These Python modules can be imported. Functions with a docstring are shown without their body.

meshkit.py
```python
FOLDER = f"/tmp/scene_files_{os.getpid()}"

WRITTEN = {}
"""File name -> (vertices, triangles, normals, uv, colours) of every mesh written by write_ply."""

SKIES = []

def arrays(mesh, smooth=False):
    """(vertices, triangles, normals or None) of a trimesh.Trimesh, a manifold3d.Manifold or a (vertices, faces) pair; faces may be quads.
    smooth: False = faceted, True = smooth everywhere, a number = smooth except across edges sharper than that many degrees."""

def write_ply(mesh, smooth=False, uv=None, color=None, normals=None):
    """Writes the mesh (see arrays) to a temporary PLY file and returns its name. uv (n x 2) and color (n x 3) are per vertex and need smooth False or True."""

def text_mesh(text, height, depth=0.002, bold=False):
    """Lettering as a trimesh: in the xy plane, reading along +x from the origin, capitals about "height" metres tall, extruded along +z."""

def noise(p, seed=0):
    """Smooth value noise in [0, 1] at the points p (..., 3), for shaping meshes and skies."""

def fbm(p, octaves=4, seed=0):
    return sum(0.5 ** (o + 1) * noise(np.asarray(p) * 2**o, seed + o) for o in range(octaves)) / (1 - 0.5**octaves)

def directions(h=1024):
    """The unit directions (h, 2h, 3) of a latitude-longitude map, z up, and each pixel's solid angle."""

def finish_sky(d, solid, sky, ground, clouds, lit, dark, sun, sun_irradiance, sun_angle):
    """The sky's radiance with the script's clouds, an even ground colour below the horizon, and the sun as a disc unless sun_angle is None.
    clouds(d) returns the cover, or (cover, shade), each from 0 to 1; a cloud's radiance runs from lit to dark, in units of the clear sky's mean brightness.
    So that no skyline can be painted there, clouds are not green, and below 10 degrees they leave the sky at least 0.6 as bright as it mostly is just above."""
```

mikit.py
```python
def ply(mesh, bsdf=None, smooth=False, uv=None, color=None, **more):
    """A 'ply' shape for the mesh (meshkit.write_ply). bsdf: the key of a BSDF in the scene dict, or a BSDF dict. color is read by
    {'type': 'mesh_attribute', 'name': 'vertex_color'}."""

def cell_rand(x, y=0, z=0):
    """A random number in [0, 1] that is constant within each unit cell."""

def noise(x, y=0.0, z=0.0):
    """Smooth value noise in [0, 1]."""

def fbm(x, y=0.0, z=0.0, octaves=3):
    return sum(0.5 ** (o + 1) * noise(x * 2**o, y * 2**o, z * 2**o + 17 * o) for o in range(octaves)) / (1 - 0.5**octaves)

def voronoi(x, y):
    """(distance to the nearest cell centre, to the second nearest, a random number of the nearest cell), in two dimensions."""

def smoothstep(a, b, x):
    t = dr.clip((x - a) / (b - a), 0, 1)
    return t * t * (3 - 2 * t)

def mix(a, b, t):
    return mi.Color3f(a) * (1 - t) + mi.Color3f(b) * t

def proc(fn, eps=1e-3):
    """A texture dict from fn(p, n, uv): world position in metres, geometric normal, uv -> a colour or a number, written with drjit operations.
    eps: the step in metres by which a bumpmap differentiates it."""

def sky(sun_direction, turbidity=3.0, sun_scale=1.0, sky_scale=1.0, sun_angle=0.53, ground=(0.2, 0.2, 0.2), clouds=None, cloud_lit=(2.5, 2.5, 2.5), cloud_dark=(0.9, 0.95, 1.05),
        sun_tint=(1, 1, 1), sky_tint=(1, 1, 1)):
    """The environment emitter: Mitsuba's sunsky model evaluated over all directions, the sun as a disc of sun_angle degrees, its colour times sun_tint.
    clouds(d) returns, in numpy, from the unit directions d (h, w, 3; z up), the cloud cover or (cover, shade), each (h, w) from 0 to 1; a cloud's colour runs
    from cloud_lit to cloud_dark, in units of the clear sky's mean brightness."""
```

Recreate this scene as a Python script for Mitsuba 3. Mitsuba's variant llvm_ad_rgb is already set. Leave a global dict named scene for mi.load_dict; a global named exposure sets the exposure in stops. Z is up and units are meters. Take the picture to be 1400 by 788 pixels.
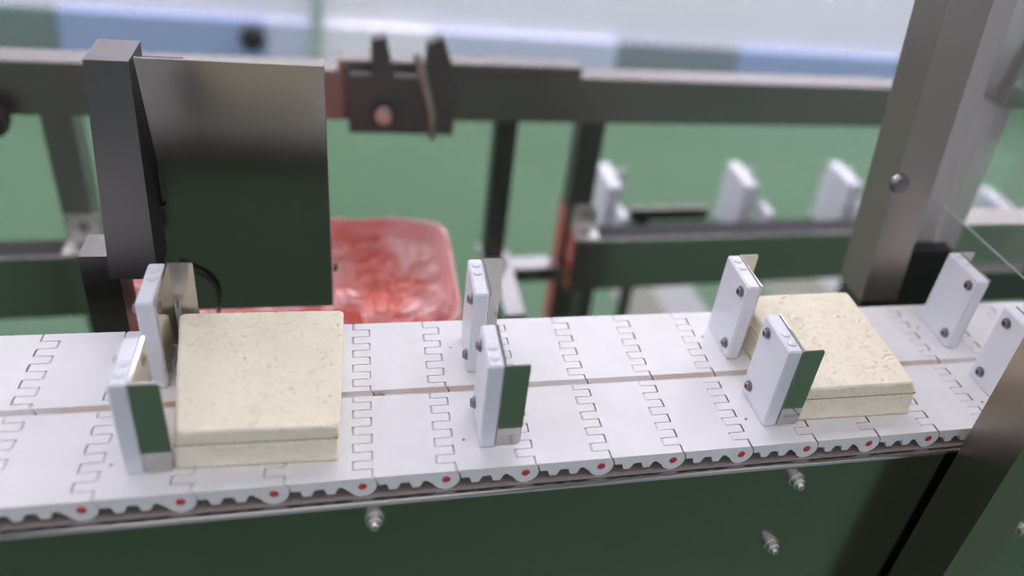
import math, random
import numpy as np, trimesh
import mitsuba as mi, drjit as dr
import mikit, meshkit
from mikit import noise, fbm, voronoi, smoothstep, mix, proc
from shapely.geometry import Polygon, Point, box as sbox
from shapely.ops import unary_union

random.seed(7)
rng = np.random.default_rng(7)
T = mi.ScalarTransform4f
scene, labels = {'type': 'scene'}, {}

# ---------------------------------------------------------------- camera
F_PX = 1162.283
CAM_C = np.array([103.926, -348.001, 387.181]) / 1000.0
CAM_RV = [[0.96243487, -0.23318266, 0.13908616], [-0.02261987, -0.57934488, -0.81476859], [0.27056876, 0.78101559, -0.56285628]]                      # rows: image right, image down, forward
R_ = np.array(CAM_RV)
to_world = np.eye(4)
to_world[:3, 0], to_world[:3, 1], to_world[:3, 2], to_world[:3, 3] = -R_[0], -R_[1], R_[2], CAM_C
scene['camera'] = {'type': 'thinlens', 'fov': 2 * math.degrees(math.atan(700 / F_PX)), 'fov_axis': 'x', 'to_world': T(to_world),
                   'aperture_radius': 0.0061, 'focus_distance': 0.585, 'near_clip': 0.02, 'far_clip': 50.0}
exposure = -0.74

# ---------------------------------------------------------------- lights of the room: flush ceiling panels
FLOOR_Z, CEIL_Z = -0.85, 1.9
LAMP = 9.0
scene['lamp_white'] = {'type': 'diffuse', 'reflectance': {'type': 'rgb', 'value': [0.8, 0.8, 0.8]}}
def ceiling_lamp(n, x, y, k=1.0, sx=0.62, sy=0.16):
    key = 'ceiling_light' + ('' if n == 0 else '_%03d' % n)
    v = np.array([[x - sx, y - sy, CEIL_Z - 0.03], [x + sx, y - sy, CEIL_Z - 0.03], [x + sx, y + sy, CEIL_Z - 0.03], [x - sx, y + sy, CEIL_Z - 0.03]])
    scene[key] = mikit.ply((v, np.array([[0, 2, 1], [0, 3, 2]])), 'lamp_white', emitter={'type': 'area', 'radiance': {'type': 'rgb', 'value': [LAMP * k * 1.02, LAMP * k * 0.95, LAMP * k * 1.04]}})
    labels[key] = {'kind': 'structure'}
_n = 0
for ly, lk in ((-1.8, 0.66), (-0.45, 0.72), (0.9, 0.74), (2.35, 3.7)):
    for lx in (-1.7, 0.15, 2.0, 3.6):
        ceiling_lamp(_n, lx, ly, lk); _n += 1

# ---------------------------------------------------------------- materials
def rgb(*c): return {'type': 'rgb', 'value': list(map(float, c))}
def two(b): return {'type': 'twosided', 'b': b}
def lin(*s): return [((c / 255 + 0.055) / 1.055) ** 2.4 if c > 10 else c / 255 / 12.92 for c in s]
def principled(col, rough=0.4, metal=0.0, spec=0.5, **k):
    c = col if isinstance(col, dict) else rgb(*col)
    d = {'type': 'principled', 'base_color': c, 'roughness': rough, 'metallic': metal, **k}
    if not metal: d['specular'] = spec
    return two(d)
def metal(col, rough, **k): return two({'type': 'principled', 'base_color': rgb(*col), 'roughness': rough, 'metallic': 1.0, **k})

def belt_col(p, n, uv):
    a = fbm(p.x * 60, p.y * 60, p.z * 60)
    b = smoothstep(0.62, 0.8, fbm(p.x * 25 + 9, p.y * 25, p.z * 20))
    g = smoothstep(0.0045, 0.002, dr.abs(p.y - 0.0735)) * smoothstep(0.35, 0.7, fbm(p.x * 18, 3.0, p.y * 30))   # crumbs and grease in the groove
    return mix(mix(mix((0.80, 0.79, 0.80), (0.74, 0.735, 0.745), a), (0.76, 0.70, 0.64), b * 0.35), (0.66, 0.52, 0.42), g * 0.7)
scene['mat_belt'] = principled(proc(belt_col), 0.42, spec=0.35)
scene['mat_plastic'] = principled((0.72, 0.735, 0.79), 0.38, spec=0.4)
scene['mat_plug'] = principled((0.68, 0.70, 0.75), 0.35, spec=0.4)
scene['mat_pin'] = principled((0.48, 0.055, 0.07), 0.35)
def steel_rough(p, n, uv): return 0.10 + 0.05 * fbm(p.x * 40, p.y * 40, p.z * 40)
scene['mat_mirror'] = metal((0.52, 0.51, 0.49), 0.09)
scene['mat_steel'] = metal((0.50, 0.485, 0.465), 0.17)
scene['mat_panel'] = metal((0.32, 0.31, 0.295), 0.16)
scene['mat_post'] = principled((0.37, 0.325, 0.30), 0.36, 0.8)
scene['mat_brushed'] = principled((0.50, 0.475, 0.46), 0.42, 0.25)
scene['mat_cover'] = metal((0.27, 0.265, 0.245), 0.25)
scene['mat_nearpost'] = metal((0.33, 0.29, 0.26), 0.30)
scene['mat_dull'] = metal((0.31, 0.295, 0.28), 0.40)
scene['mat_clamp'] = principled((0.07, 0.07, 0.066), 0.45)
scene['mat_red_reflection'] = principled((0.42, 0.10, 0.085), 0.35)  # red of the bag mirrored in steel, put into the colour
scene['mat_darkpost'] = metal((0.16, 0.155, 0.15), 0.38)
scene['mat_darksteel'] = metal((0.16, 0.155, 0.15), 0.32)
scene['mat_bolt'] = metal((0.27, 0.25, 0.265), 0.28)
scene['mat_black'] = principled((0.02, 0.02, 0.02), 0.45)
scene['mat_wear'] = principled((0.33, 0.28, 0.265), 0.5)
scene['mat_stud'] = metal((0.72, 0.70, 0.66), 0.35)
scene['mat_strip'] = principled((0.016, 0.016, 0.015), 0.55, spec=0.25)
def bread_col(p, n, uv):
    a = fbm(p.x * 90, p.y * 90, p.z * 90)
    b = smoothstep(0.60, 0.78, noise(p.x * 420, p.y * 420, p.z * 420))
    c = mix((0.91, 0.85, 0.69), (0.85, 0.78, 0.60), a)
    return mix(c, (0.66, 0.57, 0.42), b * 0.25)
scene['mat_bread'] = principled(proc(bread_col), 0.85, spec=0.2, sheen=0.2)
scene['mat_filling'] = principled((0.34, 0.20, 0.10), 0.5)
def bag_col(p, n, uv):
    a = fbm(p.x * 14, p.y * 14 + 3, p.z * 14, 4)
    b = smoothstep(0.36, 0.56, a)
    return mix((0.56, 0.13, 0.10), (0.64, 0.34, 0.33), b)
scene['mat_bag'] = principled(proc(bag_col), 0.16, spec=0.8, clearcoat=0.8, clearcoat_gloss=0.95)
scene['mat_tub'] = principled((0.52, 0.07, 0.05), 0.4)
def floor_col(p, n, uv):
    a = fbm(p.x * 2.0, p.y * 2.0, 0, 4)
    return mix((0.062, 0.142, 0.068), (0.084, 0.172, 0.088), a)
scene['mat_floor'] = principled(proc(floor_col), 0.28, spec=0.55, clearcoat=0.4, clearcoat_gloss=0.85)
scene['mat_tape_olive'] = principled((0.20, 0.21, 0.165), 0.5)
scene['mat_tape_grey'] = principled((0.33, 0.34, 0.335), 0.5)
scene['mat_wall'] = principled((0.88, 0.875, 0.95), 0.6, spec=0.3)
scene['mat_ceiling'] = principled((0.78, 0.76, 0.79), 0.8, spec=0.1)
scene['mat_skirt_blue'] = principled((0.36, 0.45, 0.70), 0.45)
scene['mat_skirt_grey'] = principled((0.25, 0.29, 0.33), 0.45)
scene['mat_skirt_pale'] = principled((0.62, 0.66, 0.84), 0.45)
scene['mat_skirt_green'] = principled((0.20, 0.27, 0.26), 0.45)
scene['mat_joint'] = principled((0.42, 0.50, 0.48), 0.5)
scene['mat_acrylic'] = {'type': 'thindielectric', 'int_ior': 1.49}
scene['mat_edge'] = principled((0.55, 0.60, 0.60), 0.3)

# ---------------------------------------------------------------- helpers; the machine is drawn in millimetres in the belt's own (slightly skewed) axes
SK = np.array([[1, 0.08708843398649983, -0.038511037902994816], [0, 1, 0.001963995694850603], [0, 0, 1]])
def place(v): return np.asarray(v, float) @ SK.T / 1000.0
def arr(m):
    if hasattr(m, 'to_mesh'):
        q = m.to_mesh(); return q.vert_properties[:, :3], q.tri_verts
    return np.asarray(m.vertices), np.asarray(m.faces)
def join(ms):
    return trimesh.util.concatenate([trimesh.Trimesh(*arr(m), process=False) for m in ms])
def put(key, m, bsdf, label=None, cat=None, group=None, kind=None, smooth=False, world=False):
    if isinstance(m, list): m = join(m)
    v, f = arr(m)
    scene[key] = mikit.ply(trimesh.Trimesh(v if world else place(v), f, process=False), bsdf, smooth)
    tag(key, label, cat, group, kind)
    return key
def tag(key, label=None, cat=None, group=None, kind=None):
    d = {k: v for k, v in dict(label=label, category=cat, group=group, kind=kind).items() if v}
    if d: labels[key] = d
def num(base, i): return base if i == 0 else '%s_%03d' % (base, i)
_count = {}
def part(parent, name, m, bsdf, label=None, smooth=False, world=False, kind=None):
    k = parent + '__' + name
    i = _count.get(k, 0); _count[k] = i + 1
    return put(num(k, i), m, bsdf, label, None, None, kind, smooth, world)
def cbox(x0, x1, y0, y1, z0, z1, c=0.8):
    """A box with chamfered edges."""
    pts = []
    for a, b, e in ((c, c, 0), (c, 0, c), (0, c, c)):
        for x in (x0 + a, x1 - a):
            for y in (y0 + b, y1 - b):
                for z in (z0 + e, z1 - e): pts.append((x, y, z))
    return trimesh.convex.convex_hull(np.array(pts))
def hull(pts): return trimesh.convex.convex_hull(np.array(pts, float))
def prism(x0, x1, y0, y1, z0, z1, lx=0.0, ly=0.0):
    """An upright box leaning by lx, ly per mm of height from z0."""
    h = z1 - z0
    return hull([(x + lx * t, y + ly * t, z0 + t) for x in (x0, x1) for y in (y0, y1) for t in (0, h)])
def extrude_xz(poly, y0, y1):
    out = []
    for g in (poly.geoms if hasattr(poly, 'geoms') else [poly]):
        m = trimesh.creation.extrude_polygon(g, y1 - y0, engine='earcut')
        v = np.asarray(m.vertices)
        out.append(trimesh.Trimesh(np.c_[v[:, 0], y0 + v[:, 2], v[:, 1]], np.asarray(m.faces)[:, ::-1], process=False))
    return join(out)
def extrude_yz(poly, x0, x1):
    m = trimesh.creation.extrude_polygon(poly, x1 - x0, engine='earcut'); v = np.asarray(m.vertices)
    return trimesh.Trimesh(np.c_[x0 + v[:, 2], v[:, 0], v[:, 1]], np.asarray(m.faces), process=False)
def lathe(profile, n=24, axis='z', at=(0, 0, 0), sign=1):
    m = trimesh.creation.revolve(np.array(profile, float), sections=n); v = np.asarray(m.vertices).copy(); f = np.asarray(m.faces)
    if axis == 'x': v = np.c_[v[:, 2] * sign, v[:, 0], v[:, 1] * sign] if sign > 0 else np.c_[-v[:, 2], v[:, 0], -v[:, 1]]
    if axis == 'y': v = np.c_[v[:, 1] * sign, v[:, 2] * sign, v[:, 0]]
    return trimesh.Trimesh(v + np.array(at, float), f, process=False)
def tube(path, r, n=10):
    path = np.array(path, float); out = []; rings = []
    for i, p in enumerate(path):
        t = path[min(i + 1, len(path) - 1)] - path[max(i - 1, 0)]; t /= np.linalg.norm(t)
        a = np.cross(t, [0.3, 0.9, 0.2]); a /= np.linalg.norm(a); b = np.cross(t, a)
        an = np.arange(n) / n * 2 * np.pi
        rings.append(p + r * (np.cos(an)[:, None] * a + np.sin(an)[:, None] * b))
    v = np.vstack(rings); f = []
    for i in range(len(path) - 1):
        for j in range(n):
            a, b, c, d = i * n + j, i * n + (j + 1) % n, (i + 1) * n + (j + 1) % n, (i + 1) * n + j
            f += [(a, b, c), (a, c, d)]
    v = np.vstack([v, path[:1], path[-1:]]); m = len(path) * n
    for j in range(n):
        f += [(m, (j + 1) % n, j), (m + 1, m - n + j, m - n + (j + 1) % n)]
    return trimesh.Trimesh(v, np.array(f), process=False)
def spline(pts, n=40):
    from scipy.interpolate import CubicSpline
    pts = np.array(pts, float); t = np.r_[0, np.cumsum(np.linalg.norm(np.diff(pts, axis=0), axis=1))]
    return CubicSpline(t, pts)(np.linspace(0, t[-1], n))

# ---------------------------------------------------------------- the room (metres)
X0, X1, Y0, Y1 = -3.2, 5.2, -3.0, 2.9
def wbox(x0, x1, y0, y1, z0, z1): 
    m = trimesh.creation.box(extents=(x1 - x0, y1 - y0, z1 - z0)); m.apply_translation(((x0 + x1) / 2, (y0 + y1) / 2, (z0 + z1) / 2)); return m
put('floor', wbox(X0, X1, Y0, Y1, FLOOR_Z - 0.05, FLOOR_Z), 'mat_floor', kind='structure', world=True)
put('ceiling', wbox(X0, X1, Y0, Y1, CEIL_Z, CEIL_Z + 0.05), 'mat_ceiling', kind='structure', world=True)
put('wall_back', wbox(X0, X1, Y1, Y1 + 0.06, FLOOR_Z, CEIL_Z), 'mat_wall', kind='structure', world=True)
put('wall_front', wbox(X0, X1, Y0 - 0.06, Y0, FLOOR_Z, CEIL_Z), 'mat_wall', kind='structure', world=True)
put('wall_left', wbox(X0 - 0.06, X0, Y0, Y1, FLOOR_Z, CEIL_Z), 'mat_wall', kind='structure', world=True)
put('wall_right', wbox(X1, X1 + 0.06, Y0, Y1, FLOOR_Z, CEIL_Z), 'mat_wall', kind='structure', world=True)
# skirting panels along the back wall
skirt = [(-3.2, -0.60, 'mat_skirt_green'), (-0.60, 0.10, 'mat_skirt_blue'), (0.10, 0.27, 'mat_skirt_pale'), (0.30, 0.72, 'mat_wall'), (0.72, 1.50, 'mat_skirt_pale'),
         (1.50, 2.06, 'mat_skirt_grey'), (2.06, 2.92, 'mat_skirt_blue'), (2.92, 5.2, 'mat_skirt_green')]
for i, (a, b, m) in enumerate(skirt):
    put(num('baseboard_back', i), wbox(a + 0.002, b - 0.002, Y1 - 0.035, Y1, FLOOR_Z, -0.70), m, kind='structure', world=True)
put('trim_1', wbox(0.262, 0.305, Y1 - 0.05, Y1, FLOOR_Z, CEIL_Z), 'mat_joint', kind='structure', world=True)
for i, (a, b, m) in enumerate([(0.961, 1.08, 'mat_tape_olive'), (1.08, 1.205, 'mat_tape_grey'), (1.42, 1.617, 'mat_tape_olive'), (1.617, 1.80, 'mat_tape_grey')]):
    put(num('floor_marking', i), wbox(a, b - 0.001, 0.2, 1.5, FLOOR_Z, FLOOR_Z + 0.002), m, kind='structure', world=True)
# black knob low on the back wall
kk = put('wall_knob', lathe([(0, 0), (0.018, 0), (0.018, 0.03), (0.042, 0.034), (0.045, 0.05), (0.042, 0.07), (0.03, 0.078), (0, 0.08)], 24, 'y', (0.052, Y1 - 0.035, -0.745), -1), 'mat_black',
         'black round knob low on the pale wall skirting', 'knob', smooth=40, world=True)

# ---------------------------------------------------------------- conveyor frame
P = 50.8; W = 148.9; ZP = 6.96; RK = 8.4; ZB = -15.7
tag('belt_conveyor', 'stainless steel conveyor frame with a rounded lip under the white belt', 'conveyor frame')
def side_profile(y_out, s, zb=-332):
    """Bent sheet: flange on top, tight bend, tall web, return flange at the bottom (y outwards = s)."""
    t, r = 1.8, 3.2
    a = np.linspace(0, np.pi / 2, 7)
    pts = [(y_out - s * 26, ZB - t - 0.3), (y_out - s * 26, ZB - 0.3)]
    pts += [(y_out - s * r + s * r * math.sin(q), ZB - 0.3 - r + r * math.cos(q)) for q in a]
    pts += [(y_out, zb), (y_out - s * 22, zb), (y_out - s * 22, zb + t), (y_out - s * t, zb + t)]
    pts += [(y_out - s * r + s * (r - t) * math.sin(q), ZB - 0.3 - r + (r - t) * math.cos(q)) for q in a[::-1]]
    return Polygon(pts).buffer(0)
XL, XR = -420, 900
part('belt_conveyor', 'side_panel', extrude_yz(side_profile(-6.2, -1, -232), XL, XR), 'mat_panel', smooth=30)
part('belt_conveyor', 'side_panel', extrude_yz(side_profile(W + 5.5, 1, -62), XL, XR), 'mat_darksteel', smooth=30)
part('belt_conveyor', 'wear_or_reflection_strip', cbox(XL, XR, -1.5, 19, ZB - 0.3, -15.45, 0.1), 'mat_wear', 'greyish brown wear strip under the belt edge')
part('belt_conveyor', 'slider_bed', cbox(XL, XR, 21, W - 21, ZB - 9, ZB - 0.3, 0.5), 'mat_dull')
for lx in (-330, 740):
    for ly in (14, W - 44):
        part('belt_conveyor', 'leg', cbox(lx, lx + 38, ly, ly + 30, -849, ZB - 9, 1.5), 'mat_steel')
def stud(x, z, y=-6.2):
    m = [lathe([(0, 0), (6.2, 0), (6.2, 1.4), (5.0, 1.8), (5.0, 5.5), (4.3, 6.2), (3.0, 6.4), (3.0, 8.6), (2.4, 9.4), (0, 9.4)], 18, 'y', (x, y, z), -1)]
    return m
for (x, z) in ((159.5, -27.6), (453.1, -29.5), (455.1, -99.8), (60, -150), (700, -120)):
    part('belt_conveyor', 'bolt', stud(x, z), 'mat_stud', smooth=35)

# ---------------------------------------------------------------- modular belt
tag('conveyor_belt', 'white modular plastic conveyor belt with interlocking hinges and red pin ends', 'conveyor belt')
GAP = 0.30
arc = Point(0, -ZP).buffer(RK, 20); clear = Point(0, -ZP).buffer(RK + 0.9, 20)
sky_cut = sbox(-100, -60, 200, 0)
from shapely import affinity
def at(s, x): return affinity.translate(s, x, 0)
teeth = unary_union([Polygon([(14.4, -5), (14.4, -6.6), (16.2, -11.6), (20.8, -11.6), (22.8, -6.6), (22.8, -5)]), Polygon([(28.2, -5), (28.2, -6.6), (30.0, -11.6), (34.6, -11.6), (36.6, -6.6), (36.6, -5)])])
slab = unary_union([sbox(0, -6.7, P, 0), teeth])
c_l, c_r = clear, at(clear, P)
trough_l, trough_r = unary_union([clear, sbox(-20, -40, 0, 10)]), unary_union([at(clear, P), sbox(P, -40, P + 20, 10)])
web_r = unary_union([at(arc, P), Polygon([(P - 12, -6.7), (P - 12, 0), (P, 0), (P, -ZP - RK), (P - 7.5, -10.5)])])
web_l = unary_union([arc, Polygon([(12, -6.7), (12, 0), (0, 0), (0, -ZP - RK), (7.5, -10.5)])])
prof_r = unary_union([slab.difference(trough_l), web_r]).intersection(sky_cut).difference(trough_l).buffer(-0.12).buffer(0.12)
prof_l = unary_union([slab.difference(trough_r), web_l]).intersection(sky_cut).difference(trough_r).buffer(-0.12).buffer(0.12)
prof_n = slab.difference(trough_l).difference(trough_r).intersection(sky_cut)
prof_g = prof_n.intersection(sbox(-20, -40, P + 20, -4.0))
prof_gr = prof_r.intersection(sbox(-20, -40, P + 20, -4.0))
def biggest(p): return max(p.geoms, key=lambda g: g.area) if hasattr(p, 'geoms') else p
prof_r, prof_l, prof_n, prof_g, prof_gr = map(biggest, (prof_r, prof_l, prof_n, prof_g, prof_gr))
cuts = []   # (y0, y1, which)
lower = [0.0, 7.0, 13.9, 21.2, 28.3, 35.8, 43.3, 50.9, 58.2, 65.4, 70.6]
upper = [76.2, 80.9, 88.2, 95.6, 103.2, 111.0, 118.6, 126.0, 133.6, 141.4, 148.9]
for L in (lower, upper):
    for i in range(len(L) - 1):
        a, b = L[i], L[i + 1]
        cuts.append((a + (GAP if i else 0), b - (GAP if i < len(L) - 2 else 0), 'r' if i % 2 == 0 else 'l'))
        if i < len(L) - 2: cuts.append((b - GAP, b + GAP, 'n'))
cuts.append((70.6, 76.2, 'g'))
PROF = {'r': prof_r, 'l': prof_l, 'n': prof_n, 'g': prof_gr}
module = join([extrude_xz(PROF[w], a, b) for a, b, w in cuts])
pin = lathe([(0, 0.35), (2.3, 0.35), (2.75, 0.0), (2.75, -3)], 20, 'y', (P, 0, -ZP), -1)
drain_hole_disc = lathe([(0, 0.25), (0.9, 0.22), (1.15, 0)], 10, 'z')
X0S = [19.8, 225.4, 427.6, 631.2]
module_keys = {}
for k in range(-7, 16):
    mk = part('conveyor_belt', 'module', join([module]).apply_translation((k * P, 0, 0)), 'mat_belt')
    module_keys[k] = mk
    part(mk, 'hinge_pin', join([pin]).apply_translation((k * P, 0, 0)), 'mat_pin', 'red pin end' if k == 3 else None, smooth=40)
for x0 in X0S:
    k = int(math.floor((x0 - 9) / P))
    for y in (25.5, 117.5):
        part(module_keys[k], 'drain_hole_disc', join([drain_hole_disc]).apply_translation((x0 - 9.3, y, 0)), 'mat_dull')  # small dull discs added in place of drain holes in the belt

# ---------------------------------------------------------------- flight paddles
TH, H = 10.4, 67.4
def bolt_head(x, y, z, sign):
    prof = [(0, 1.5), (1.55, 1.5), (1.6, 3.2), (2.5, 3.1), (3.0, 2.6), (3.1, 1.3), (3.9, 1.25), (4.1, 0.9), (4.1, 0)]
    m = lathe(prof, 20, 'x', (0, 0, 0), 1); v = np.asarray(m.vertices).copy(); f = np.asarray(m.faces)
    if sign < 0: v[:, 0] *= -1; f = f[:, ::-1]
    return trimesh.Trimesh(v + [x, y, z], f, process=False)
def paddle(key, x0, near, label):
    y0, y1 = (16.8, 57.9) if near else (88.8, 131.9)
    tag(key, label, 'conveyor paddle', 'white conveyor paddles on the near belt')
    part(key, 'plate', cbox(x0, x0 + TH, y0, y1, 0.02, H, 1.3), 'mat_plastic')
    # bent steel angle on the downstream face
    t, fl, r = 1.3, 15.9, 3.0
    xa, xb = x0 + TH, x0 + TH + fl
    leg = cbox(xa, xa + t, y0 - 0.2 if near else y0 + 1.0, y1 - 1.0 if near else y1 + 0.2, 1.6, H + 0.3, 0.25)
    pl = Polygon([(xa, 1.6), (xb - r, 1.6), (xb - 0.9, 2.5), (xb, 1.6 + r), (xb, H - 0.8), (xb - 0.8, H), (xa, H)])
    flange = extrude_xz(pl, y0 - 0.4, y0 + t - 0.4) if near else extrude_xz(pl, y1 - t + 0.4, y1 + 0.4)
    part(key, 'bracket', join([leg, flange]), 'mat_mirror', 'thin bent stainless angle on its downstream face')
    yb = 47.9 if near else 97.0
    for zb in (58.4, 10.4):
        b = part(key, 'bolt', bolt_head(x0, yb, zb, -1), 'mat_bolt', smooth=35)
        hexa = [(1.75 * math.cos(q * math.pi / 3), 1.75 * math.sin(q * math.pi / 3)) for q in range(6)]
        part(b, 'socket_shade', hull([(x0 - h, yb + c, zb + e) for c, e in hexa for h in (2.9, 3.25)]), 'mat_black')  # black disc painted in for the shade inside the hex recess
        part(key, 'nut', lathe([(0, 0.25), (1.3, 0.25), (1.35, 0.7), (2.9, 0.7), (3.5, 0.35), (3.6, 0)], 20, 'x', (xa + t, yb, zb), 1), 'mat_bolt', smooth=35)
    for dy in (8.5, 18.0):
        yp = y0 + dy if near else y1 - dy
        part(key, 'plug', lathe([(0, 1.0), (2.6, 0.95), (3.05, 0.7), (3.25, 0.25), (3.25, -0.6)], 20, 'z', (x0 + TH * 0.5, yp, H)), 'mat_plug', smooth=40)
plabels = [('tall white paddle behind the left end of the larger sandwich', 'white paddle with steel angle standing at the near left corner of the larger sandwich'),
           ('rear white paddle between the two sandwiches, farther from the viewer', 'front white paddle between the two sandwiches, nearest the belt edge'),
           ('rear white paddle just upstream of the smaller looking sandwich', 'front white paddle covering the near left corner of the second sandwich'),
           ('white paddle beyond the second sandwich at the foot of the steel post', 'hazy white paddle half cut by the grey foreground post')]
_i = 0
for j, x0 in enumerate(X0S):
    for near in (False, True):
        paddle(num('flight_paddle', _i), x0, near, plabels[j][1 if near else 0]); _i += 1

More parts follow.
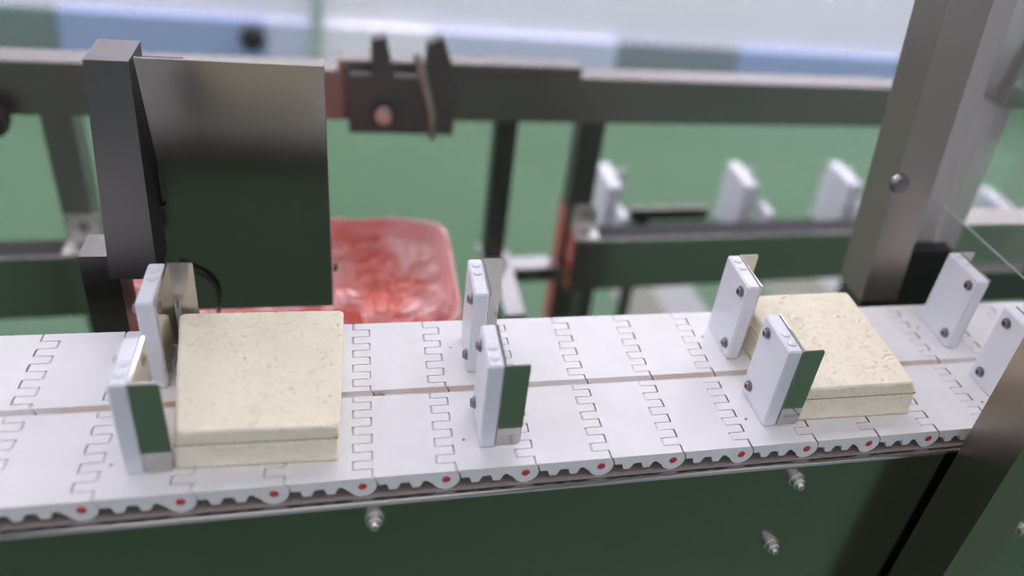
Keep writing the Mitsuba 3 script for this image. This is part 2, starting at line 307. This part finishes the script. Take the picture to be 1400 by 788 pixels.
# ---------------------------------------------------------------- sandwiches
def slice_mesh(bot, top, z0, z1, seed, r=1.3, n=120):
    """A crustless slice: quad outline (4 corners each at the bottom and the top, counter-clockwise from the near left), soft edges, pores."""
    nz = 9
    def outline(m):   # m points a side round a unit square
        t = np.linspace(0, 1, m, endpoint=False)
        return np.vstack([np.c_[t, 0 * t], np.c_[1 + 0 * t, t], np.c_[1 - t, 1 + 0 * t], np.c_[0 * t, 1 - t]])
    def bil(q, uv): 
        q = np.array(q, float); u, v = uv[:, :1], uv[:, 1:]
        return q[0] * (1 - u) * (1 - v) + q[1] * u * (1 - v) + q[2] * u * v + q[3] * (1 - u) * v
    g = np.linspace(0, 1, n + 1); U, V = np.meshgrid(g, g, indexing='ij'); uv = np.c_[U.ravel(), V.ravel()]
    def corner(uv):   # round the outline's corners a little
        c = uv * 2 - 1; m = np.max(np.abs(c), 1, keepdims=True); p = (np.abs(c) ** 40).sum(1, keepdims=True) ** (1 / 40)
        return (c * np.where(p > 1e-9, m / np.maximum(p, 1e-9), 1) + 1) / 2
    size = np.linalg.norm(np.array(top[1]) - np.array(top[0]))
    def shell(frac, uv, zed):
        xy = bil(bot, corner(uv)) * (1 - frac) + bil(top, corner(uv)) * frac
        return np.c_[xy, np.full(len(xy), zed)]
    verts, faces = [], []
    idx = np.arange((n + 1) ** 2).reshape(n + 1, n + 1)
    a, b, c, d = idx[:-1, :-1].ravel(), idx[1:, :-1].ravel(), idx[1:, 1:].ravel(), idx[:-1, 1:].ravel()
    e = np.minimum.reduce([uv[:, 0], 1 - uv[:, 0], uv[:, 1], 1 - uv[:, 1]]) * size     # distance to the rim
    drop = np.where(e < r, r - np.sqrt(np.maximum(r * r - (r - e) ** 2, 0)), 0)
    tp = shell(1, uv, z1)
    nz1 = meshkit.fbm(np.c_[tp[:, 0] / 22, tp[:, 1] / 22, np.full(len(tp), seed)], 3, seed) - 0.5
    wx, wy = (meshkit.noise(np.c_[tp[:, 0] / 3.1, tp[:, 1] / 3.1, np.full(len(tp), seed + q)], seed + 60) * 3.0 for q in (1.5, 7.5))
    pore = meshkit.noise(np.c_[(tp[:, 0] * 0.9 + tp[:, 1] * 0.35 + wx) / 2.8, (tp[:, 1] * 0.93 - tp[:, 0] * 0.3 + wy) / 1.4, np.full(len(tp), seed + 3.3)], seed + 5)
    pore2 = meshkit.noise(np.c_[tp[:, 0] / 9, tp[:, 1] / 9, np.full(len(tp), seed + 8.3)], seed + 9)
    dent = np.clip((pore - 0.70) / 0.16, 0, 1) * (0.25 + 0.8 * np.clip(pore2 * 2 - 0.6, 0, 1))
    tp[:, 2] += nz1 * 1.0 - dent * 1.7 - drop
    verts.append(tp); faces += [np.c_[a, b, c], np.c_[a, c, d]]
    # side wall: rings from the top rim down to the bottom
    ring = np.r_[idx[:-1, 0], idx[-1, :-1], idx[:0:-1, -1], idx[0, :0:-1]]
    ruv = uv[ring]; m = len(ring); base = len(tp); last = ring
    cen = np.array([0.5, 0.5])
    for q in range(1, nz + 1):
        fr = 1 - q / nz
        zed = z1 - r + (z0 - (z1 - r)) * (q / nz)
        s = shell(max(fr, 0), ruv, zed)
        nn = meshkit.fbm(np.c_[s / 5.0], 3, seed + 20) - 0.5
        ctr = s[:, :2].mean(0); dirv = s[:, :2] - ctr; dirv /= np.linalg.norm(dirv, axis=1, keepdims=True)
        amp = 1.5 if q < nz else 0.6
        s[:, :2] += dirv * (nn * amp)[:, None]
        if q < nz: s[:, 2] += (meshkit.noise(s / 3.0, seed + 31) - 0.5) * 0.7
        verts.append(s); cur = np.arange(base, base + m)
        l2, c2 = np.roll(last, -1), np.roll(cur, -1)
        faces += [np.c_[last, cur, c2], np.c_[last, c2, l2]]
        last, base = cur, base + m
    verts.append(np.array([[*verts[-1][:, :2].mean(0), z0]])); 
    faces.append(np.c_[last, np.full(m, base), np.roll(last, -1)])
    return trimesh.Trimesh(np.vstack(verts), np.vstack(faces), process=False)
def sandwich(key, q_bot, q_mid, q_top, zm, zt, seed, label):
    tag(key, label, 'sandwich', None)
    part(key, 'bread_slice', slice_mesh(q_bot, q_mid, 0.05, zm - 0.1, seed), 'mat_bread', smooth=True)
    ins = lambda q, s: [tuple(np.array(p) * (1 - s) + np.mean(q, 0) * s) for p in q]
    fi = ins(q_mid, 0.004)
    part(key, 'filling', hull([(*p, z) for p in fi for z in (zm - 0.25, zm + 0.65)]), 'mat_filling', 'thin dark line of filling between the slices')
    part(key, 'bread_slice', slice_mesh(q_mid, q_top, zm + 0.5, zt, seed + 50), 'mat_bread', smooth=True)
sandwich('sandwich', [(45.5, 18.5), (138.5, 15.5), (139.5, 128), (34, 129)], [(47, 17.8), (138.5, 15.5), (140, 127), (33.8, 128)], [(49.5, 17.5), (139.5, 14.5), (140.5, 127), (34.3, 128)], 19.0, 30.0, 3,
         'large crustless white bread sandwich filling the belt at the left')
sandwich('sandwich_001', [(452, 20.5), (551, 19), (556, 138), (446, 134)], [(451, 19.6), (548, 19), (551, 133), (447, 131)], [(453, 19), (543, 19.5), (546.5, 130), (449, 128)], 20.5, 31.0, 11,
         'smaller looking crustless white sandwich farther along the belt, behind the rightmost near paddles')
# a crumb in the belt's groove
crumb = trimesh.creation.icosphere(subdivisions=3, radius=1.0)
cv = np.asarray(crumb.vertices); cv = cv * (1 + 0.35 * (meshkit.noise(cv * 2.2, 4)[:, None] - 0.5)) * [3.0, 1.8, 1.4] + [165.0, 73.4, -2.6]
scene_crumb = put('bread_crumb', trimesh.Trimesh(cv, crumb.faces, process=False), 'mat_filling', 'small brown crumb lying in the belt groove beside the large sandwich', 'crumb', smooth=True)

# ---------------------------------------------------------------- posts of the near machine
def base_plate(x0, x1, y0, y1, z): return cbox(x0, x1, y0, y1, z - 6, z, 0.8)
LX = -0.118
tag('machine_post', 'bare stainless square post rising behind the belt beside the second sandwich', 'post')
part('machine_post', 'tube', prism(611.2, 650.5, 185, 226, -22, 420, LX, 0.0), 'mat_post')
part('machine_post', 'foot', cbox(614, 652, 188, 224, -849, -23, 1.0), 'mat_darksteel')
part('machine_post', 'knob', lathe([(0, 0), (3.5, 0), (3.5, 4), (8, 5), (8.5, 9), (7, 12), (0, 12.5)], 18, 'y', (594 , 185, 106), -1), 'mat_bolt', 'round steel knob', smooth=40)
tag('machine_post_001', 'flat dark stainless upright beside the hanging steel box', 'post')
part('machine_post_001', 'tube', hull([(x, y, 8) for x in (-26, 6.5) for y in (200, 237)] + [(x, y, 172) for x in (-16, 10) for y in (200, 237)]), 'mat_darkpost')
part('machine_post_001', 'back_plate', cbox(-12, 34, 241.6, 243.4, 44, 160, 0.3), 'mat_darksteel')
part('machine_post_001', 'leg', prism(-46, -21, 206, 236, -849, 24, 0.0, 0.0), 'mat_darksteel')
tag('machine_post_002', 'blurred grey stainless post in the foreground, cutting off the belt end', 'post')
part('machine_post_002', 'tube', prism(580.5, 622, -52, -10.5, -849, 520, 0.0, 0.0), 'mat_nearpost')

# hanging steel box with its cable
tag('control_box', 'wide stainless steel box with a dark green reflecting front, hanging behind the larger sandwich', 'control box')
TILT = 0.32
def leaf(x0, x1, y0, y1): return hull([(x, y - TILT * (z + 79), z) for x in (x0, x1) for y in (y0, y1) for z in (-79, 176)])
cover = Polygon([(-10, -79), (128.5, -79), (128.5, 176), (14, 176), (11, 50), (-10, 24)])
cm = trimesh.creation.extrude_polygon(cover, 2.0, engine='earcut'); cv_ = np.asarray(cm.vertices)
part('control_box', 'front_cover', trimesh.Trimesh(np.c_[cv_[:, 0], 278 + cv_[:, 2] - TILT * (cv_[:, 1] + 79), cv_[:, 1]], np.asarray(cm.faces)[:, ::-1], process=False), 'mat_cover')
part('control_box', 'side_fold', leaf(126.6, 128.5, 280.1, 292), 'mat_dull')
part('control_box', 'latch', lathe([(0, 0), (4, 0), (4, 2), (2.5, 3.4), (0, 3.6)], 16, 'x', (128.9, 300, -52), 1), 'mat_black', smooth=40)
put('cable', tube(spline([(x, 278 - TILT * (z + 79) - 3.2 - (0 if z > -79 else -9), z) for x, z in ((10.5, -17.5), (13.5, -21), (20, -25), (28.6, -33.2), (34.1, -48.1), (33.4, -66), (28, -92), (20, -125))]), 1.7), 'mat_black',
    'thin black cable looping in front of the hanging steel box', 'cable', smooth=True)

# right-hand machine: housing uprights, guide rail and clear guard
tag('machine_housing', 'grey stainless machine housing of upright channels behind the guard at the belt end', 'machine housing')
part('machine_housing', 'upright', prism(698, 753, 250, 268, -300, 420, -0.10, 0.0), 'mat_brushed')
part('machine_housing', 'dark_reflection_block', cbox(656, 738, 232, 249, -300, 2, 0.8), 'mat_strip', 'black block painted as the dark reflection at the foot of the uprights')  # added block: black reflection low in the steel sheet, painted as a solid
part('machine_housing', 'upright', prism(757, 778, 256, 300, -300, 420, -0.06, 0.0), 'mat_brushed')
part('machine_housing', 'cover', cbox(720, 900, 235, 330, 150, 420, 2.0), 'mat_steel')
part('machine_housing', 'base', cbox(690, 800, 245, 300, -849, -300, 1.0), 'mat_dull')
tag('guide_rail', 'horizontal stainless rail with a bright lower lip beside the machine housing', 'rail')
part('guide_rail', 'web', cbox(782, 1050, 300, 304, -66, -9, 0.4), 'mat_mirror')
part('guide_rail', 'lip', cbox(782, 1050, 291, 304, -69, -66.2, 0.4), 'mat_steel')
part('guide_rail', 'lower_channel', cbox(782, 1050, 305, 330, -120, -66, 0.6), 'mat_darksteel')
part('guide_rail', 'top_flange', cbox(782, 1050, 304, 336, -12, -9, 0.4), 'mat_dull')
tag('guard_sheet', 'clear acrylic guard sheet edge slanting over the end of the belt', 'guard')
part('guard_sheet', 'sheet', prism(690, 690.3, 70, 249, 60.5, 400), 'mat_acrylic')
part('guard_sheet', 'edge_strip', cbox(689.5, 690.8, 70, 249, 59.4, 60.5, 0.2), 'mat_edge')

# ---------------------------------------------------------------- red bin with its bag
def super_ring(cx, cy, hx, hy, n=96, e=7.0):
    a = np.arange(n) / n * 2 * np.pi; c, s = np.cos(a), np.sin(a)
    k = (np.abs(c) ** e + np.abs(s) ** e) ** (-1 / e)
    return np.c_[cx + hx * c * k, cy + hy * s * k]
BX, BY, HX, HY, BZ = 86.0, 383.0, 166.0, 103.0, -110.0
def loft(rings):
    n = len(rings[0]); v = np.vstack(rings); f = []
    for i in range(len(rings) - 1):
        a = np.arange(n) + i * n; b = np.roll(np.arange(n), -1) + i * n
        f += [np.c_[a, b, b + n], np.c_[a, b + n, a + n]]
    v = np.vstack([v, rings[0].mean(0)[None], rings[-1].mean(0)[None]]); a = np.arange(n); b = np.roll(a, -1); m = len(rings) * n
    f += [np.c_[b, a, np.full(n, m)], np.c_[a + m - n, b + m - n, np.full(n, m + 1)]]
    return trimesh.Trimesh(v, np.vstack(f), process=False)
tub = []
for z, s in ((-849, 0.80), (-845, 0.82), (-300, 0.91), (-138, 0.955), (-136, 0.985), (-126, 0.985), (-126, 0.967), (-600, 0.80)):
    r = super_ring(BX, BY, HX * s, HY * (s if s < 0.95 else s), 96); tub.append(np.c_[r, np.full(96, z)])
put('waste_bin', loft(tub), 'mat_tub', 'red plastic bin on the green floor behind the belt, under its bag', 'bin', smooth=35)
def bag_mesh(nr=150, na=560):
    rho = np.r_[np.linspace(0.02, 0.93, nr), np.linspace(0.935, 1.0, 18), np.linspace(1.003, 1.035, 12), np.linspace(1.037, 1.06, 30)]
    a = np.arange(na) / na * 2 * np.pi; c, s = np.cos(a), np.sin(a)
    V = []
    for i, q in enumerate(rho):
        e = 2 + 5.5 * min(q, 1) ** 2
        k = (np.abs(c) ** e + np.abs(s) ** e) ** (-1 / e)
        x, y = BX + HX * c * k * q, BY + HY * s * k * q
        if q < 0.93: z = np.full(na, -22 - 34 * (1 - (q / 0.93) ** 4))
        elif q <= 1.0: z = np.full(na, -22 + 22 * math.sin((q - 0.93) / 0.07 * np.pi / 2))
        else: z = np.full(na, -((q - 1.0) / 0.06) ** 1.3 * 95)
        p = np.c_[x / 78, y / 62, z / 160]
        w = np.c_[meshkit.noise(p * 1.1, 41), meshkit.noise(p * 1.1, 42), 0 * x] * 1.6
        r1 = 1 - np.abs(2 * meshkit.noise(p + w, 43) - 1); r2 = 1 - np.abs(2 * meshkit.noise(p * 2.3 + w, 44) - 1); r3 = 1 - np.abs(2 * meshkit.noise(p * 5.2 + w * 2, 45) - 1)
        fold = lambda sc, w_, sd: np.exp(-(np.abs(meshkit.noise(p * sc + w * 0.8, sd) - 0.5) / w_) ** 1.3)
        cr = r1 ** 2.4 * 20 + fold(1.5, 0.05, 46) * 16 * meshkit.noise(p * 1.3, 51) ** 0.5 + fold(2.9, 0.05, 47) * 11 * meshkit.noise(p * 2.1, 52) + fold(5.5, 0.07, 48) * 4.0 - 18
        amp = 1.0 if q < 0.93 else max(0.18, 1 - (q - 0.93) / 0.05 * 0.9) if q <= 1.0 else 0.12
        z = z + cr * amp
        if q > 1.0:
            o = (r1 * 5 + r2 * 3) * (q - 1) / 0.06
            x, y = x + o * c, y + o * s
        V.append(np.c_[x, y, BZ + z])
    V = np.array(V); n = na; f = []
    for i in range(len(V) - 1):
        A = np.arange(n) + i * n; B = np.roll(np.arange(n), -1) + i * n
        f += [np.c_[A, B, B + n][:, ::-1], np.c_[A, B + n, A + n][:, ::-1]]
    v = np.vstack([V.reshape(-1, 3), V[0].mean(0)[None]])
    A = np.arange(n); f.append(np.c_[A, np.roll(A, -1), np.full(n, len(v) - 1)])
    return trimesh.Trimesh(v, np.vstack(f), process=False)
put('bin_bag', bag_mesh(), 'mat_bag', 'crumpled translucent pinkish red plastic bag lining the bin behind the belt', 'plastic bag', smooth=True)

# ---------------------------------------------------------------- second conveyor frame, farther back
YW = lambda x: 684.0 + 0.04 * x - 3.5
def yawed(m):
    v, f = arr(m); v = np.array(v, float); v[:, 1] += 0.04 * v[:, 0] + 680.5
    return trimesh.Trimesh(v, f, process=False)
FB = 'belt_conveyor_001'
tag(FB, 'second conveyor frame of dark stainless rails, beam and posts behind the belt', 'conveyor frame')
def rail(x0, x1):
    web = [cbox(x0, x1, 0, 3, -377, -281, 0.6), cbox(x0, x0 + 2.0, 0.5, 46, -377, -281.5, 0.5), cbox(x1 - 2.0, x1, 0.5, 46, -377, -281.5, 0.5), cbox(x0, x1, 0, 20, -377, -374.5, 0.4), cbox(x0, x1, 40, 44, -330, -281.6, 0.4)]
    return yawed(join(web))
for (a, b) in ((485, 1050), (-640, -185)):
    part(FB, 'side_rail', rail(a, b), 'mat_panel')
    part(FB, 'wear_or_reflection_strip', yawed(cbox(a + 1, b - 1, 3.2, 44, -284, -281.2, 0.4)), 'mat_strip', 'dark strip painted as the dark reflection in the rail top')  # dark layer added for what the steel rail top would mirror
    part(FB, 'rail_lip', yawed(cbox(a, b, -0.6, 2.6, -282.2, -280.2, 0.5)), 'mat_steel')
part(FB, 'far_rail', yawed(cbox(640, 800, 176, 186, -356, -331, 0.6)), 'mat_dull')
part(FB, 'far_rail_support', yawed(cbox(655, 680, 178, 184, -849, -356, 0.6)), 'mat_darksteel')
part(FB, 'beam', yawed(cbox(-640, 1100, 0, 40, -84, -18, 1.2)), 'mat_dull')
part(FB, 'beam_bar', yawed(cbox(128, 452, -2, 30, -17.8, -3, 1.0)), 'mat_dull')
part(FB, 'post', yawed(cbox(476, 516, 43, 86, -849, -84, 1.2)), 'mat_darkpost')
part(FB, 'post', yawed(cbox(339, 371, 3, 36, -306, -84, 1.2)), 'mat_darksteel')
part(FB, 'post', yawed(prism(-232, -196, 46, 84, -849, -84, 0.0)), 'mat_dull')
part(FB, 'post', yawed(cbox(1054, 1096, 2, 42, -849, -84.5, 1.2)), 'mat_dull')
part(FB, 'post', yawed(cbox(-600, -560, 46, 86, -849, -84, 1.2)), 'mat_dull')
part(FB, 'post_cap', yawed(cbox(334, 377, -6, 40, -312, -306, 0.8)), 'mat_steel')
part(FB, 'red_reflection_strip', yawed(cbox(473.2, 475.8, 44, 86, -840, -255, 0.5)), 'mat_red_reflection', 'red strip along the post painted as the reflection of the bag')  # added strip: the bag's reflection in the post face, painted red
part(FB, 'red_reflection_cap', yawed(cbox(482.6, 484.8, -0.5, 46, -377, -280.5, 0.5)), 'mat_red_reflection', 'red cap painted as the bag reflection on the rail end')  # added cap: red reflection in the rail's end face, as plain colour
def bracket(xa, xb):
    b = part(FB, 'bracket', yawed(join([cbox(xa, xb, 4, 42.5, -281.1, -278.8, 0.4), cbox(xa, xb, 40, 42.8, -281, -242, 0.4)])), 'mat_stud', 'bent bracket bolting the post to the rail')
    part(b, 'bolt', yawed(lathe([(0, 5), (3.5, 4.6), (5.0, 3), (5.2, 0), (7.5, 0), (7.5, -0.6)], 16, 'z', ((xa + xb) / 2, 20, -278.4))), 'mat_bolt', smooth=40)
    part(b, 'bolt', yawed(lathe([(0, 5), (3.5, 4.6), (5.0, 3), (5.2, 0), (7.5, 0), (7.5, -0.6)], 16, 'y', ((xa + xb) / 2, 39.6, -260), -1)), 'mat_bolt', smooth=40)
bracket(486, 526); bracket(-229, -188)
# low cross members beside the thin post
part(FB, 'cross_rail', yawed(cbox(376, 476, 3, 40, -357, -332, 1.0)), 'mat_mirror', 'short rail with a bright top')
ch = [cbox(347, 349.2, 560 - 690, 34, -352, -318, 0.4), cbox(347, 378, 560 - 690, 34, -352, -349.5, 0.4), cbox(376, 378.4, 560 - 690, 34, -352, -318, 0.4)]
part(FB, 'cross_channel', yawed(join([cbox(356, 386, -128, 36, -352, -318, 1.0)])), 'mat_steel', 'short channel pointing towards the belt')
part(FB, 'leg', yawed(cbox(360, 382, 5, 30, -849, -352, 1.0)), 'mat_darksteel')
part(FB, 'leg', yawed(cbox(360, 382, -120, -95, -849, -352, 1.0)), 'mat_darksteel')

# clamp block with lugs on the far beam
CL = -3.5
tag('clamp_block', 'dark clamp block with two lugs and a lever on the far beam', 'clamp')
cy = lambda x: 680.5 + 0.04 * x
part('clamp_block', 'body', cbox(140, 276, 664, 682.5, -92, -14, 2.0), 'mat_clamp')
part('clamp_block', 'lug', hull([(168, y, z) for y in (664, 682.5) for z in (-16, 30)] + [(196, y, z) for y in (664, 682.5) for z in (-16, -12)] + [(186, y, 34) for y in (664, 682.5)]), 'mat_clamp')
part('clamp_block', 'lug', hull([(236, y, z) for y in (664, 682.5) for z in (-16, 28)] + [(276, y, -14) for y in (664, 682.5)] + [(256, y, 38) for y in (664, 682.5)]), 'mat_clamp')
part('clamp_block', 'lever', tube([(248, 664, -96), (246, 662, -60), (232, 664, -10), (224, 664, 14)], 5.5, 12), 'mat_mirror', 'bright lever', smooth=True)
part('clamp_block', 'knob', lathe([(0, 0), (5, 0), (5, 6), (13, 8), (14, 16), (11, 22), (0, 23)], 20, 'y', (184, 664, -58), -1), 'mat_steel', smooth=40)
put('hand_knob', lathe([(0, 0), (6, 0), (6, 14), (18, 17), (20, 30), (16, 40), (0, 42)], 24, 'y', (-256, 669.9, -78), -1), 'mat_black', 'black hand knob on the far beam at the left edge', 'knob', smooth=40)

# tall paddles of the second conveyor, showing above its rail
def rear_paddle(key, x, y, zt, s, label):
    tag(key, label, 'conveyor paddle', 'white paddles on the second conveyor')
    w, d = 17 * s, 62 * s
    part(key, 'plate', hull([(x + dx, y + dy, z) for dx in (0, w) for dy in (-d / 2, d / 2) for z in (-358, zt - 2)] + [(x + dx, y + dy, zt) for dx in (2, w - 2) for dy in (-d / 2 + 2, d / 2 - 2)]), 'mat_plastic')
    part(key, 'bracket', cbox(x + w, x + w + 22 * s, y + d / 2 - 6, y + d / 2, -356, zt - 14, 0.8), 'mat_plastic')
rp = [(566, 864, -251, 1.5, 'blurred white paddle beside the rail bracket of the second conveyor'), (822, 864, -245, 1.5, 'blurred white paddle in the middle of the second conveyor rail'),
      (1034, 864, -240, 1.5, 'blurred white paddle nearest the steel post on the second conveyor'), (1408, 864, -290, 1.5, 'blurred white paddle seen past the machine housing')]
for i, a in enumerate(rp): rear_paddle(num('tall_paddle', i), *a)
fp = [(580, 790, -280, 0.75, 'small blurred white paddle standing before the one beside the rail bracket'), (852, 791, -272, 0.75, 'small blurred white paddle standing before the middle one on the rail'),
      (1054, 793, -274, 0.75, 'small blurred white paddle standing before the one nearest the steel post')]
for i, a in enumerate(fp): rear_paddle(num('tall_paddle', i + len(rp)), *a)
part('paddle_chain', 'chain', yawed(cbox(530, 1500, 52, 175, -372, -358.2, 1.0)), 'mat_strip')
tag('paddle_chain', 'dark flat chain carrying the white paddles of the second conveyor', 'chain')
for lx in (540, 1120, 1460):
    part('paddle_chain', 'leg', yawed(cbox(lx, lx + 30, 100, 130, -849, -372, 1.0)), 'mat_darksteel')
